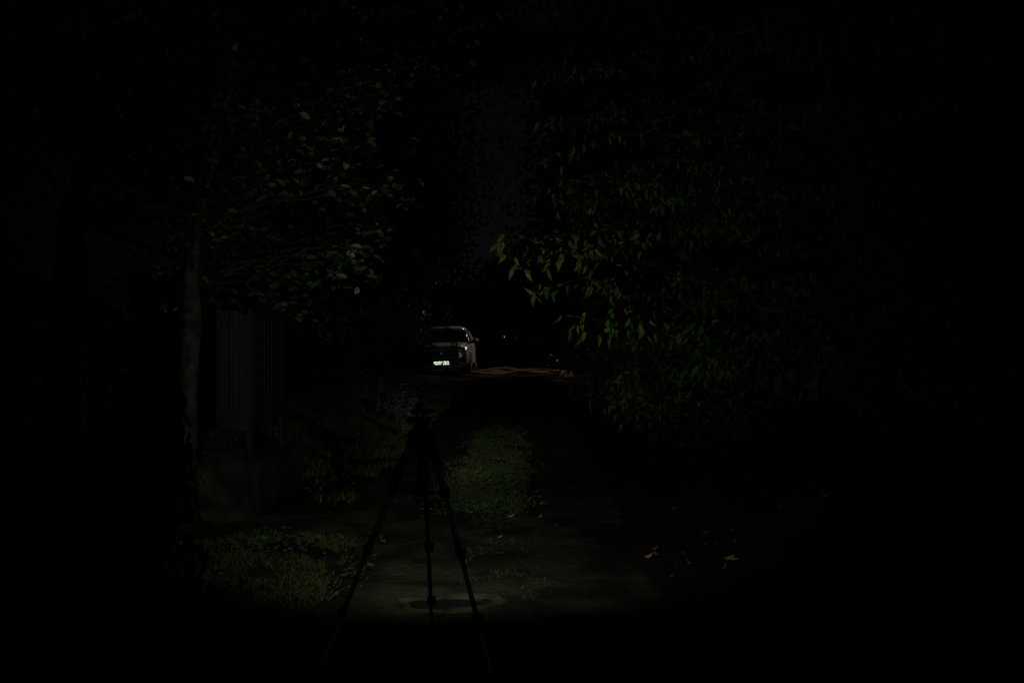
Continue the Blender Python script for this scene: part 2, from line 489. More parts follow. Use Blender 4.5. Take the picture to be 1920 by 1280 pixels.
for (px, py, d, s, n) in clumps:
    if py < 345 and d < 7.65: d -= 1.25
    elif px < 635: d += .55; n = int(n * .6)
    c = P(px, py, d)
    zt = max(1.6, min(4.6, c.z - 0.15 * (c - P(380, 350, 6.8)).length))
    ti = min(range(len(tr)), key=lambda i: abs(tr[i].z - zt))
    if n >= 6:
        st = tr[ti].lerp(c, 0.12 if random.random() < 0.5 else 0.5)
        pts = curve_pts(st, c, 0.06, 5, 0.03)
        tube(limb, pts, [0.012, 0.010, 0.008, 0.006, 0.005, 0.003], 5)
    for i in range(int(n * 2.6)):
        p = c + Vector((random.gauss(0, s * .55), random.gauss(0, s * .5), random.gauss(0, s * .28)))
        a = random.uniform(0, 2 * math.pi)
        dv = Vector((math.cos(a), math.sin(a) * 0.8, random.uniform(-0.55, 0.45)))
        nv = Vector((random.gauss(0, .5), random.gauss(-0.85, .5), .9))
        Pp.append(p); D.append(dv); N.append(nv); L.append(random.uniform(0.028, 0.082))
# long hanging twig
tube(limb, [P(612, 240, 7.2), P(622, 290, 7.1), P(634, 350, 7.0), P(645, 412, 6.9)], [0.006, 0.005, 0.004, 0.003], 5)
obj('branch', limb, M['darkbark'], root, True, kind='stuff')
grow_leaves(root, Pp, D, N, L, LEAF_OVAL, M['leaf_left'])

# ---- the tree on the right: long leaves hanging in rows under level branches
root = thing('drooping_tree', 'nearest right-hand tree with long green leaves hanging in rows from level branches', 'tree')
bm = bmesh.new()
base = P(1640, 900, 8.0)
tr = [Vector((base.x, base.y, gz(base.x, base.y) - 0.05)), P(1640, 760, 8.0), P(1625, 560, 8.0), P(1600, 380, 8.0), P(1570, 180, 8.0), P(1540, -60, 8.0)]
tube(bm, tr, [0.16, 0.13, 0.115, 0.10, 0.08, 0.06], 12)
obj('trunk', bm, M['darkbark'], root, True)
limb = bmesh.new()
Pp, D, N, L = [], [], [], []
rows = [  # tip px, py, depth ; start px, py, depth ; sag ; leaves per metre ; lmin, lmax
    (1057, 590, 4.9, 1390, 596, 6.2, -0.03, 15, .045, .095),
    (935, 456, 5.7, 1240, 436, 6.8, 0.04, 22, .035, .09),
    (965, 492, 5.7, 1180, 470, 6.6, 0.03, 24, .035, .09),
    (1000, 540, 5.8, 1170, 520, 6.6, 0.02, 20, .035, .085),
    (945, 372, 6.6, 1240, 340, 7.3, 0.05, 16, .04, .085),
    (1010, 300, 6.8, 1260, 250, 7.4, 0.05, 15, .04, .085),
    (965, 250, 7.0, 1230, 210, 7.6, 0.05, 14, .04, .085),
    (960, 160, 7.2, 1240, 120, 7.8, 0.05, 14, .04, .085),
    (1040, 400, 6.3, 1300, 360, 7.2, 0.04, 16, .04, .085),
    (1150, 700, 6.6, 1420, 690, 7.2, 0.0, 14, .06, .10),
    (1300, 670, 6.0, 1500, 650, 6.6, 0.0, 14, .06, .10),
]
for k in range(105):
    px = random.uniform(985, 1540); py = random.uniform(90, 750)
    edge = np.interp(py, [60, 150, 380, 470, 530, 590, 640, 700, 760], [985, 965, 955, 985, 1020, 1080, 1130, 1100, 1100])
    px = max(px, edge + random.uniform(0, 60))
    d = random.uniform(6.4, 9.6)
    rows.append((px, py, d, px + random.uniform(120, 320), py - random.uniform(-70, 110), d + random.uniform(0.1, 0.8), random.uniform(-.08, .10), random.uniform(12, 36), .022, .075))
for k in range(90):      # unlit depth of the crown towards the right edge and the top of the frame
    px = random.uniform(1250, 2000); py = random.uniform(-150, 780)
    d = random.uniform(8, 10.5)
    rows.append((px, py, d, px + random.uniform(160, 380), py - random.uniform(0, 80), d + .4, .05, 24, .09, .15))
for (ax, ay, ad, bx, by, bd, sag, dens, l0, l1) in rows:
    a = P(bx, by, bd); b = P(ax, ay, ad)
    pts = curve_pts(a, b, sag, 8, 0.012)
    ln = sum((p - q).length for p, q in zip(pts, pts[1:]))
    tube(limb, pts, [0.009 - 0.0008 * i for i in range(9)], 5)
    nodes = [random.uniform(.05, 1) for _ in range(int(3 + ln * 5))]
    for i in range(int(ln * dens * 2.2)):
        t = random.random() if random.random() < .45 else min(.999, max(0, random.choice(nodes) + random.gauss(0, .025)))
        f = t * 8; k = min(7, int(f)); p = pts[k].lerp(pts[k + 1], f - k)
        p = p + Vector((random.gauss(0, .02), random.gauss(0, .06), random.gauss(-.02, .035)))
        sd = random.uniform(-0.35, 0.35)
        dv = Vector((random.gauss(-0.15, .55), random.gauss(0, .5), -1.0 if random.random() < .8 else .1))
        nv = Vector((random.gauss(0, .8), -1.0, random.gauss(0.1, .35)))
        Pp.append(p); D.append(dv); N.append(nv); L.append(random.uniform(l0, l1))
obj('branch', limb, M['darkbark'], root, True, kind='stuff')
grow_leaves(root, Pp, D, N, L, LEAF_LONG, M['leaf_right'])

# ---- shrubs and far trees
def blob_leaves(c, r, n, l0, l1, flat=0.0):
    u = rng.normal(size=(n, 3)); u /= np.linalg.norm(u, axis=1, keepdims=True)
    rad = rng.uniform(0.25, 1, size=(n, 1)) ** 0.5
    # clumped: pull towards sub-centres, leave gaps
    k = max(8, n // 160)
    cu = rng.normal(size=(k, 3)); cu /= np.linalg.norm(cu, axis=1, keepdims=True)
    cu *= rng.uniform(0.3, 1.0, size=(k, 1)) ** 0.5
    which = rng.integers(0, k, size=n)
    p = cu[which] + rng.normal(size=(n, 3)) * 0.17
    p = np.array(c) + p * np.array(r)
    d = rng.normal(size=(n, 3)); d[:, 2] -= 0.5
    nn_ = rng.normal(size=(n, 3)); nn_[:, 2] += 0.6; nn_[:, 1] -= 0.5
    L = rng.uniform(l0, l1, size=n)
    return p, d, nn_, L

def shrub(label, x, y, r, n, l0, l1, group=None, m='leaf_bush', single=0):
    root = thing('shrub', label, 'shrub', group=group)
    z0 = gz(x, y)
    p, d, nv, L = blob_leaves((x, y, z0 + r[2] * 0.9), r, n, l0, l1)
    keep = p[:, 2] > z0 + 0.02
    bm = bmesh.new()
    for k in range(6):
        a = random.uniform(0, 6.28)
        tube(bm, curve_pts((x + .08 * math.cos(a), y + .08 * math.sin(a), z0 - 0.03), (x + r[0] * .6 * math.cos(a), y + r[1] * .6 * math.sin(a), z0 + r[2] * random.uniform(.9, 1.5)), 0.05, 4, .03), [.014, .012, .010, .008, .005], 5)
    obj('stem', bm, M['darkbark'], root, True, kind='stuff')
    grow_leaves(root, p[keep], d[keep], nv[keep], L[keep], LEAF_SIMPLE, M[m], single)
    return root

shrub('leafy bush on the right verge below the drooping branches', 1.75, 9.2, (0.95, 0.9, 0.62), 2600, .05, .09, single=120)
shrub('low bush at the right rut edge beyond the drooping branches', 1.75, 13.0, (0.9, 1.2, 0.75), 2200, .06, .10)
shrub('dark bush at the right end of the lamplit yard', 2.6, 31.5, (1.15, 1.3, 0.55), 3200, .08, .14, m='leaf_far')
shrub('tall dark bush on the right between the verge and the far yard', 2.6, 19.0, (1.5, 1.8, 1.3), 2600, .08, .14)
shrub('dark bush in the deep shade at the right edge of the photo', 3.6, 7.4, (1.3, 1.2, 1.0), 2600, .07, .12)
shrub('dark bush hiding the left side of the car', -3.36, 26.0, (1.2, 1.3, 1.1), 3600, .07, .12)
shrub('dim bush on the left bank below the trees', -3.3, 16.5, (1.35, 1.8, 1.0), 2600, .06, .11)
shrub('dim bush on the left bank nearest the fence', -3.4, 11.5, (1.1, 1.6, 0.9), 2200, .06, .10)

def far_tree(label, x, y, zc, r, n, l0, l1, lean=0.0, extra=None, twigs=0, clear=None):
    root = thing('tree', label, 'tree')
    bm = bmesh.new()
    tp = [Vector((x, y, gz(x, y) - 0.1)), Vector((x + .05, y, zc * .35)), Vector((x + .1 + lean, y, zc * .8)), Vector((x + .05 + lean, y, zc + r[2] * .6))]
    tube(bm, tp, [.2, .16, .12, .05], 9)
    obj('trunk', bm, M['darkbark'], root, True)
    bm = bmesh.new()
    for k in range(9):
        a = random.uniform(0, 6.28); t = random.uniform(.25, .9)
        s = tp[1].lerp(tp[3], t)
        e = Vector((x + r[0] * .8 * math.cos(a), y + r[1] * .8 * math.sin(a), zc + r[2] * random.uniform(-.6, .8)))
        tube(bm, curve_pts(s, e, .3, 5, .1), [.06, .05, .04, .03, .02, .01], 5)
    for k in range(twigs):
        a = random.uniform(0, 6.28); b = random.uniform(-.9, .95); q = math.sqrt(1 - b * b)
        e = Vector((x + r[0] * 1.05 * q * math.cos(a), y + r[1] * q * math.sin(a), zc + r[2] * b))
        s = Vector((x, y, e.z - .6)).lerp(e, random.uniform(.3, .6))
        tube(bm, curve_pts(s, e, .12, 6, .07), [.022, .018, .015, .012, .009, .006, .004], 4, False)
    p, d, nv, L = blob_leaves((x, y, zc), r, n, l0, l1)
    if extra:
        ex, ez, er, en = extra
        for k in range(8):
            tube(bm, curve_pts((x + .1, y, zc + 2 + random.random() * 2), (ex + er[0] * random.uniform(-.8, .9), y + random.uniform(-1, 1), ez + er[2] * random.uniform(-.6, .7)), .4, 8, .12), [.06, .055, .05, .04, .035, .03, .02, .012, .006], 5)
        p2, d2, n2, L2 = blob_leaves((ex, y, ez), er, en, l0, l1)
        p = np.vstack([p, p2]); d = np.vstack([d, d2]); nv = np.vstack([nv, n2]); L = np.concatenate([L, L2])
    if clear:
        k = (p[:, 0] < clear[0]) | (p[:, 2] > clear[1])
        p, d, nv, L = p[k], d[k], nv[k], L[k]
    obj('branch', bm, M['darkbark'], root, True, kind='stuff')
    cr = leaf_cloud_mesh('crown', p, d, nv, L, LEAF_CARD, M['leaf_far'])
    link_mesh('crown', cr, root, 'stuff')
    return root
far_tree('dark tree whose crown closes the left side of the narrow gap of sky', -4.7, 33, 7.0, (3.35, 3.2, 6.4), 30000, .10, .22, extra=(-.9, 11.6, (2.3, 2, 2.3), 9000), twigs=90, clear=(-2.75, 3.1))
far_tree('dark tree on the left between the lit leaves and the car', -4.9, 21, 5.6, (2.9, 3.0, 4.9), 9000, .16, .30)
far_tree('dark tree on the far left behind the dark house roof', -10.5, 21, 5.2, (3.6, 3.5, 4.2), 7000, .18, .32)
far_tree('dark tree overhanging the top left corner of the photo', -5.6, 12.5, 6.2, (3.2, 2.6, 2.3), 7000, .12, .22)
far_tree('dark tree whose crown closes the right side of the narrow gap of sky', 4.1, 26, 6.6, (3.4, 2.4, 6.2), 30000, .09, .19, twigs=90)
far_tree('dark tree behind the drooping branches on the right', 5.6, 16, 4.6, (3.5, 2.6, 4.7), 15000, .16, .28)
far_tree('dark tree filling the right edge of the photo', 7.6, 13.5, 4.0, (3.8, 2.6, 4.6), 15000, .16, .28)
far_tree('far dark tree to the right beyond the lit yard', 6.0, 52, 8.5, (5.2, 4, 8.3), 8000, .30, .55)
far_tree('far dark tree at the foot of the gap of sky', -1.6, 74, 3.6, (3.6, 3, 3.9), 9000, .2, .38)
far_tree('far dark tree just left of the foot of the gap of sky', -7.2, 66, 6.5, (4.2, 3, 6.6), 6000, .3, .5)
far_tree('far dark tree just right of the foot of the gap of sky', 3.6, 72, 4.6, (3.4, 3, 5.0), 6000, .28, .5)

# ------------------------------------------------------------------ house on the far left
hx0, hx1, hy0, hy1 = -7.6, -3.45, 10.2, 17.0
root = thing('house', 'dark house at far left whose roof slopes down towards the lane', 'house', (hx1, hy0, 0))
off = Vector((hx1, hy0, 0))
def loc(bm):
    for v in bm.verts: v.co -= off
    return bm
ridge_x = (hx0 + hx1) / 2 - 0.1
ze, zr = 2.42, 3.6
bm = bmesh.new()
pts = [(hx0, 0), (hx1, 0), (hx1, ze), (ridge_x, zr), (hx0, ze)]
a = [bm.verts.new((x, hy0, z)) for x, z in pts]
b = [bm.verts.new((x, hy1, z)) for x, z in pts]
bm.faces.new(a); bm.faces.new(b[::-1])
for i in range(5): bm.faces.new((a[i], b[i], b[(i + 1) % 5], a[(i + 1) % 5]))
obj('wall', loc(bm), M['plaster'], root)
for sgn, xe in ((1, hx1), (-1, hx0)):
    bm = bmesh.new()
    sl = (zr - ze) / abs(ridge_x - xe)
    ex = xe + sgn * 0.32
    ez = ze - sl * 0.32 + 0.04
    q = [(ridge_x, hy0 - .35, zr + .04), (ex, hy0 - .35, ez), (ex, hy1 + .35, ez), (ridge_x, hy1 + .35, zr + .04)]
    v0 = [bm.verts.new(p) for p in q]
    v1 = [bm.verts.new((p[0], p[1], p[2] + .09)) for p in q]
    bm.faces.new(v0[::-1]); bm.faces.new(v1)
    for i in range(4): bm.faces.new((v0[i], v0[(i + 1) % 4], v1[(i + 1) % 4], v1[i]))
    obj('roof', loc(bm), M['rooftile'], root)
bm = bmesh.new(); box(bm, (-5.3, hy0 - 0.02, 1.45), (1.0, 0.05, 1.1)); wf = obj('window', loc(bm), M['darkwood'], root)
bm = bmesh.new(); box(bm, (-5.3, hy0 - 0.03, 1.45), (0.84, 0.05, 0.94)); obj('pane', loc(bm), M['glass'], wf)

# ------------------------------------------------------------------ concrete base wall with a sheet fence on it
wd = 6.65
wx0 = (366 - 960) / F_PX * wd; wx1 = (463 - 960) / F_PX * wd
wz0 = -0.08; wz1 = CAM_H - (848 - 636) / F_PX * wd
wall = thing('concrete_wall', 'low weathered concrete wall block in the torchlight left of the grass', 'wall', (0, 0, 0))
bm = bmesh.new()
n = 14
box(bm, ((wx0 + wx1) / 2, wd + 0.15, (wz0 + wz1) / 2), (wx1 - wx0, 0.3, wz1 - wz0))
bmesh.ops.subdivide_edges(bm, edges=bm.edges[:], cuts=9, use_grid_fill=True)
for v in bm.verts:
    k = noise.noise(v.co * 4.2) * .022 + noise.noise(v.co * 15) * .010
    v.co += Vector((k * .6, -abs(k), k * (0.9 if v.co.z > wz1 - .02 else .3)))
    if v.co.z > wz1 - .03: v.co.z -= 0.05 * sm(wx0 + .2, wx1, v.co.x)
obj('block', bm, M['concrete'], wall)
# return of the wall running up the lane
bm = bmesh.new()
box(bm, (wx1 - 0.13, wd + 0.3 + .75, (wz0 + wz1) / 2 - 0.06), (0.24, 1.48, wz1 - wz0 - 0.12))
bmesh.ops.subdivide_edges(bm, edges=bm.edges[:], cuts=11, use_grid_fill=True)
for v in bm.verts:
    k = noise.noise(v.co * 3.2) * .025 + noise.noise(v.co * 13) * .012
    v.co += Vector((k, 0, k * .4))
obj('side_wall', bm, M['concrete_shade'], wall)

fz0 = CAM_H - (806 - 636) / F_PX * (wd + .15); fz1 = CAM_H - (582 - 636) / F_PX * (wd + .15)
fence = thing('metal_fence', 'upright metal fence panel of narrow vertical slats standing on the concrete wall', 'fence', (0, 0, 0))
def fx(px): return (px - 960) / F_PX * (wd + .15)
for px in (408, 467.5):
    bm = bmesh.new(); box(bm, (fx(px), wd + .17, (wz1 - .05 + fz1 + .02) / 2), (.026, .026, fz1 - wz1 + .07)); obj('post', bm, M['post'], fence, bevel=.003)
for z in (fz0 + .09, fz1 - .09):
    bm = bmesh.new(); box(bm, ((fx(409) + fx(467)) / 2, wd + .185, z), (fx(467) - fx(409) - .03, .02, .035)); obj('rail', bm, M['post'], fence, bevel=.003)
bm = bmesh.new(); box(bm, (0, 0, 0), (.0105, .008, 1.0)); 
bmesh.ops.recalc_face_normals(bm, faces=bm.faces[:])
slat_me = bpy.data.meshes.new('slat'); bm.to_mesh(slat_me); bm.free(); slat_me.materials.append(M['slat'])
for k in range(8):
    px = 432 + k * 4.5
    h = fz1 - fz0 + random.uniform(-.03, .03)
    o = link_mesh('slat', slat_me, fence)
    o.location = (fx(px), wd + .168, (fz0 + fz1) / 2 - .02 * sm(432, 466, px))
    o.scale = (1, 1, h)
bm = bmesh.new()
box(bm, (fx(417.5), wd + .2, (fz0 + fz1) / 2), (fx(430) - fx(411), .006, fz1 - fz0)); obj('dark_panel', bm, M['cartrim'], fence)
# the side run of the fence up the lane, edge-on, its grazing shade put into black colour
sf = thing('side_fence', 'dark edge-on fence running away behind the slatted panel beside the lane', 'fence', (0, 0, 0))
for k in range(2):
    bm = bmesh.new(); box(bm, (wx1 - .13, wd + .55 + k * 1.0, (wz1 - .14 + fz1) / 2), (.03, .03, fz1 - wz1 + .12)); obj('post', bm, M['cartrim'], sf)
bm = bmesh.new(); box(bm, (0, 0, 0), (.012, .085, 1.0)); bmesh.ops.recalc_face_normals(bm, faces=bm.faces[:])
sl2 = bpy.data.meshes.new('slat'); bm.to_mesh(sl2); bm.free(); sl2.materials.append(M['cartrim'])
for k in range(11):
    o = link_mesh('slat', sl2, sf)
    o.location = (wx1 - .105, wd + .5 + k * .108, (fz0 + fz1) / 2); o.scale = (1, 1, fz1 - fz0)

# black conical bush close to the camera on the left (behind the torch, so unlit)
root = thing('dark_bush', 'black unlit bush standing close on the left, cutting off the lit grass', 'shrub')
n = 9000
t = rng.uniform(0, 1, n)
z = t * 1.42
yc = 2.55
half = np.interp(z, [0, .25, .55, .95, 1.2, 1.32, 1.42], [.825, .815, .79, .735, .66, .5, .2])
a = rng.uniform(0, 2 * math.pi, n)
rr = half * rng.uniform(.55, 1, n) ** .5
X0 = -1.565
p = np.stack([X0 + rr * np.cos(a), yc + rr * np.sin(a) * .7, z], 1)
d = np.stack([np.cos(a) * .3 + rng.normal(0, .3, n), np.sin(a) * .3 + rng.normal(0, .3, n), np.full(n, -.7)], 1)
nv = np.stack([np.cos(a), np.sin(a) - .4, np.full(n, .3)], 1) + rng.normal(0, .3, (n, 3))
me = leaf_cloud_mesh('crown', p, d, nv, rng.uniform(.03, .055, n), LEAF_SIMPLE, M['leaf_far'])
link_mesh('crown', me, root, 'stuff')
bm = bmesh.new(); tube(bm, [(X0, yc, -.05), (X0, yc, .6), (X0, yc, 1.2)], [.06, .05, .02], 8); obj('stem', bm, M['darkbark'], root, True)

# ------------------------------------------------------------------ grass
def blades(name, label, spots, h0, h1, lean=.35, wd_=.006):
    n = len(spots)
    spots = np.array(spots)
    h = rng.uniform(h0, h1, n) * spots[:, 2]
    a = rng.uniform(0, 2 * math.pi, n)
    w_ = wd_ * rng.uniform(.6, 1.3, n)
    x, y = spots[:, 0], spots[:, 1]
    z = np.array([gz(u, v) for u, v in zip(x, y)])
    lx = rng.normal(0, lean, n) * h; ly = rng.normal(0, lean, n) * h
    base = np.stack([x, y, z - .005], 1)
    sx = np.stack([np.cos(a) * w_, np.sin(a) * w_, np.zeros(n)], 1)
    mid = base + np.stack([lx * .35, ly * .35, h * .6], 1)
    tip = base + np.stack([lx, ly, h * .95], 1)
    verts = np.stack([base - sx, base + sx, mid - sx * .7, mid + sx * .7, tip], 1).reshape(-1, 3)
    k = np.arange(n) * 5
    loops = (k[:, None] + np.array([0, 1, 3, 2, 2, 3, 4])[None]).reshape(-1)
    tot = np.tile([4, 3], n); st = np.concatenate([[0], np.cumsum(tot)[:-1]])
    me = bpy.data.meshes.new(name)
    me.vertices.add(len(verts)); me.vertices.foreach_set('co', verts.reshape(-1))
    me.loops.add(len(loops)); me.loops.foreach_set('vertex_index', loops.astype(np.int32))
    me.polygons.add(len(tot)); me.polygons.foreach_set('loop_start', st.astype(np.int32))
    me.update(calc_edges=True); me.materials.append(M['grass'])
    o = link_mesh(name, me); tag(o, label, 'grass', kind='stuff')
    return o
def patchy(x, y, s=2.2, k=.0): return noise.noise((x * s, y * s * .8, 9.1)) + .5 * noise.noise((x * s * 3, y * s * 3, 2.2)) > k
sp = []
for i in range(62000):           # strip between the ruts
    y = 4.4 + random.random() ** 1.5 * 17
    if y > 9.6 and random.random() < (y - 9.6) / 4.6: continue
    c = lane_c(y) + random.gauss(0, .2)
    u = c - lane_c(y)
    lim = .36 + wob(y, 8 if u > 0 else 11) * 2.4
    if abs(u) > lim: continue
    if y < 6.85:
        if u < -.05 + wob(y, 9) or not patchy(c, y, 3.5, .12) or random.random() < .55: continue
        sp.append((c, y, .55)); continue
    if not patchy(c, y, 2.9, -.36): continue
    sp.append((c, y, random.uniform(.5, 1.3)))
blades('grass', 'grass strip growing between the two wheel ruts', sp, .02, .06, .8, .0035)
sp = []
for i in range(19000):           # near-left verge
    y = random.uniform(4.3, 6.3); x = random.uniform(-2.0, -.66)
    e = -.80 - .10 * (y - 4.5) + wob(y, 5) * 1.4 + random.gauss(0, .03)
    if x > e: continue
    if y > 6.1 + .25 * noise.noise((x * 3, 1, 1)): continue
    if not patchy(x, y, 3.4, -.12): continue
    sp.append((x, y, random.uniform(.6, 1.3)))
blades('grass', 'yellowish grass patch left of the tripod in front of the concrete wall', sp, .015, .05, .9, .0035)
sp = []
for i in range(34000):           # left bank
    y = 7.0 + random.random() ** 1.2 * 16; u = random.uniform(-2.9, -.93)
    x = lane_c(y) + u
    if u > -.96 + wob(y, 1): continue
    if x < wx1 + .12 and y < wd + 2.0: continue
    if x < -1.35 - .25 * (y - 7) and y < 8.6: continue
    if not patchy(x, y, 1.8, -.05): continue
    sp.append((x, y, random.uniform(.7, 1.6)))
blades('grass', 'taller grass on the left bank beyond the tripod', sp, .03, .08, .6, .005)
# low leafy weeds among the grass: clover-sized leaves lying close to the ground
M['clover'] = leaf_mat('low_leaf', [(0.0, (0.06, 0.14, 0.055)), (0.6, (0.11, 0.19, 0.08)), (0.9, (0.2, 0.23, 0.11)), (1.0, (0.3, 0.25, 0.1))], .25, .6, .25)
Pp, D, N, L = [], [], [], []
for i in range(5200):
    t = random.random()
    if t < .5:
        y = 6.8 + random.random() ** 1.3 * 7; x = lane_c(y) + random.gauss(0, .24)
        if abs(x - lane_c(y)) > .46 + wob(y, 8) * 2: continue
    elif t < .7:
        y = random.uniform(4.4, 6.2); x = random.uniform(-1.95, -.74)
    else:
        y = 7.5 + random.random() * 8; x = lane_c(y) - random.uniform(.98, 2.3)
        if x < wx1 + .15 and y < wd + 2.0: continue
    if noise.noise((x * 2.6, y * 2.2, 31)) < .02: continue
    a = random.uniform(0, 6.28)
    Pp.append((x, y, gz(x, y) + random.uniform(.015, .06))); D.append((math.cos(a), math.sin(a), random.uniform(-.2, .7)))
    N.append((random.gauss(0, .4), -.5, 1)); L.append(random.uniform(.015, .045))
lc = link_mesh('ground_cover', leaf_cloud_mesh('ground_cover', np.array(Pp), np.array(D, float), np.array(N, float), np.array(L), LEAF_OVAL, M['clover']))
tag(lc, 'small leafy weeds growing low among the grass beside the ruts', 'ground cover', kind='stuff')

# grit and small stones trodden into the lane
V, Fc = [], []
for i in range(5200):
    y = 3.9 + random.random() ** 1.4 * 9
    x = random.uniform(-1.2, 1.0)
    u = x - lane_c(y)
    if y > 6.7 and abs(u) < .38: continue
    if y < 6.3 and x < -.72: continue
    if noise.noise((x * 1.7, y * 1.3, 5.5)) < -.05 and random.random() < .8: continue
    r = random.uniform(.002, .006) * (1.9 if random.random() < .05 else 1)
    k = len(V); z = gz(x, y) + .008
    a = random.uniform(0, 6.28)
    for j in range(4):
        V.append((x + r * random.uniform(.7, 1.3) * math.cos(a + j * 1.57), y + r * random.uniform(.7, 1.3) * math.sin(a + j * 1.57), z - r * .3))
    V.append((x + random.uniform(-.3, .3) * r, y, z + r * random.uniform(.4, .9)))
    Fc += [(k, k + 1, k + 4), (k + 1, k + 2, k + 4), (k + 2, k + 3, k + 4), (k + 3, k, k + 4)]
M['grit'] = leaf_mat('grit', [(0.0, (0.03, 0.026, 0.018)), (0.7, (0.10, 0.09, 0.065)), (1.0, (0.2, 0.18, 0.14))], 0.0, .9, .1)
gr_ = link_mesh('gravel', arr_mesh('gravel', V, Fc, M['grit']))
tag(gr_, 'fine grit and crumbs of earth scattered over the bare lane', 'gravel', kind='stuff')

# pale weeds lit by the torch just behind the tripod head
def weed(label, x, y, n, hmax):
    root = thing('weed_plant', label, 'plant', (0, 0, 0))
    Pp, D, N, L = [], [], [], []
    bm = bmesh.new()
    for s in range(n):
        bx, by = x + random.gauss(0, .12), y + random.gauss(0, .12)
        z0 = gz(bx, by); h = random.uniform(.5, 1) * hmax
        tx, ty = bx + random.gauss(0, .07), by + random.gauss(0, .07)
        tube(bm, [(bx, by, z0 - .02), ((bx + tx) / 2, (by + ty) / 2, z0 + h * .55), (tx, ty, z0 + h)], [.004, .003, .002], 5)
        for k in range(9):
            t = random.uniform(.15, 1)
            Pp.append((bx + (tx - bx) * t, by + (ty - by) * t, z0 + h * t))
            a = random.uniform(0, 6.28)
            D.append((math.cos(a), math.sin(a), random.uniform(-.3, .6))); N.append((random.gauss(0, .3), -.8, 1)); L.append(random.uniform(.04, .09))
    obj('stem', bm, M['weed'], root, True, kind='stuff')
    grow_leaves(root, Pp, D, N, L, LEAF_LONG, M['weed'], 40)
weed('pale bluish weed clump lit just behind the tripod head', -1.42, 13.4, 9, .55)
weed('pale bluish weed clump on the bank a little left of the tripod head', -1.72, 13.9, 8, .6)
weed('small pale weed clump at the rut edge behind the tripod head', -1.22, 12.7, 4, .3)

# ------------------------------------------------------------------ fallen leaves
shared = {}
for key in ('yellow', 'yellowgreen', 'brownleaf', 'redleaf'):
    shared[key] = arr_mesh('fallen_leaf', LEAF_OVAL[0] * np.array([1, .9, -1.9]), LEAF_OVAL[1], M[key])
def fallen(px, py, size, key, label, group=None, tilt=.25):
    d = CAM_H * F_PX / (py - 636)
    for _ in range(4):
        x = (px - 960) / F_PX * d
        d = (CAM_H - gz(x, d)) * F_PX / (py - 636)
    x = (px - 960) / F_PX * d
    o = link_mesh('fallen_leaf', shared[key])
    o.location = (x, d, gz(x, d) + .02)
    o.rotation_euler = (random.gauss(0, tilt), random.gauss(0, tilt), random.uniform(0, 6.28))
    o.scale = (size * .68,) * 3
    tag(o, label, 'leaf', group)
    return o
o = fallen(1208, 1049, .07, 'yellow', 'bright yellow fallen leaf at the right end of the bare dirt'); o.rotation_euler = (.5, 0, .2)
o = fallen(1358, 1051, .075, 'yellow', 'left and brighter of two yellow leaves lying side by side on the right verge'); o.rotation_euler = (.5, .1, .1)
o = fallen(1368, 1049, .07, 'yellow', 'curled right-hand leaf of the two yellow leaves lying side by side on the right verge'); o.rotation_euler = (.4, .5, -.3)
fallen(952, 972, .07, 'yellowgreen', 'yellow-green fallen leaf at the near end of the grass strip').rotation_euler = (.5, 0, .3)
fallen(1010, 974, .05, 'yellow', 'small yellow leaf on bare dirt right of the yellow-green one').rotation_euler = (.4, 0, 1)
fallen(1037, 990, .055, 'redleaf', 'small reddish fallen leaf on the dirt right of the grass strip').rotation_euler = (.3, 0, .4)
fallen(933, 1012, .045, 'yellow', 'small amber leaf in the sparse grass right of the tripod leg').rotation_euler = (.4, 0, .3)
fallen(1316, 1001, .075, 'redleaf', 'dull reddish leaf on the dark verge above the pair of yellow leaves').rotation_euler = (.3, .2, -.4)
fallen(1222, 1035, .06, 'brownleaf', 'pale dull leaf just behind the bright yellow leaf on the verge').rotation_euler = (.4, 0, .5)
fallen(1012, 948, .045, 'yellow', 'tiny amber leaf at the right edge of the grass strip').rotation_euler = (.4, 0, .3)
for k in range(26):
    px = random.uniform(1190, 1560); lo = 900 + max(0, 1300 - px) * .35
    py = random.uniform(lo, 1110 - max(0, px - 1300) * .5)
    fallen(px, py, random.uniform(.03, .06), 'brownleaf', 'dull fallen leaf among many scattered on the dark right verge', 'dull fallen leaves scattered on the right verge')

# ------------------------------------------------------------------ tripod
TD = 3.72                                    # distance of its head
trip = thing('tripod', 'black camera tripod with blue metal leg tubes standing in the lane', 'tripod', (P(790, 636, TD).x, TD, 0))
to = trip.location.copy()
def tob(name, bm, m, parent=trip, smooth=False, bevel=0.0):
    for v in bm.verts: v.co -= to
    return obj(name, bm, m, parent, smooth, bevel=bevel)
def HP(px, py, dd=0.0): return P(px, py, TD + dd)
# centre column and head
bm = bmesh.new(); tube(bm, [HP(791, 800), HP(790.5, 925)], .0175, 14); tob('centre_column', bm, M['blackplastic'], smooth=True)
bm = bmesh.new()
box(bm, HP(790, 812), (.058, .058, .075)); tob('collar', bm, M['blackplastic'], bevel=.008)
bm = bmesh.new(); tube(bm, [HP(790, 797), HP(790, 786)], [.022, .020], 14)
box(bm, HP(787, 787), (.086, .055, .022)); tob('head', bm, M['blackplastic'], bevel=.004)
bm = bmesh.new(); tube(bm, [HP(783, 784.5), HP(783, 776)], .006, 10); tube(bm, [HP(795, 784), HP(795, 776)], .006, 10); tob('tilt_hinge', bm, M['steel'], smooth=True)
bm = bmesh.new(); box(bm, HP(789, 771.5), (.074, .06, .016)); tob('top_plate', bm, M['blackplastic'], bevel=.005)
bm = bmesh.new(); tube(bm, [HP(769, 788), HP(764, 790)], .010, 10); tob('pan_knob', bm, M['blackplastic'])
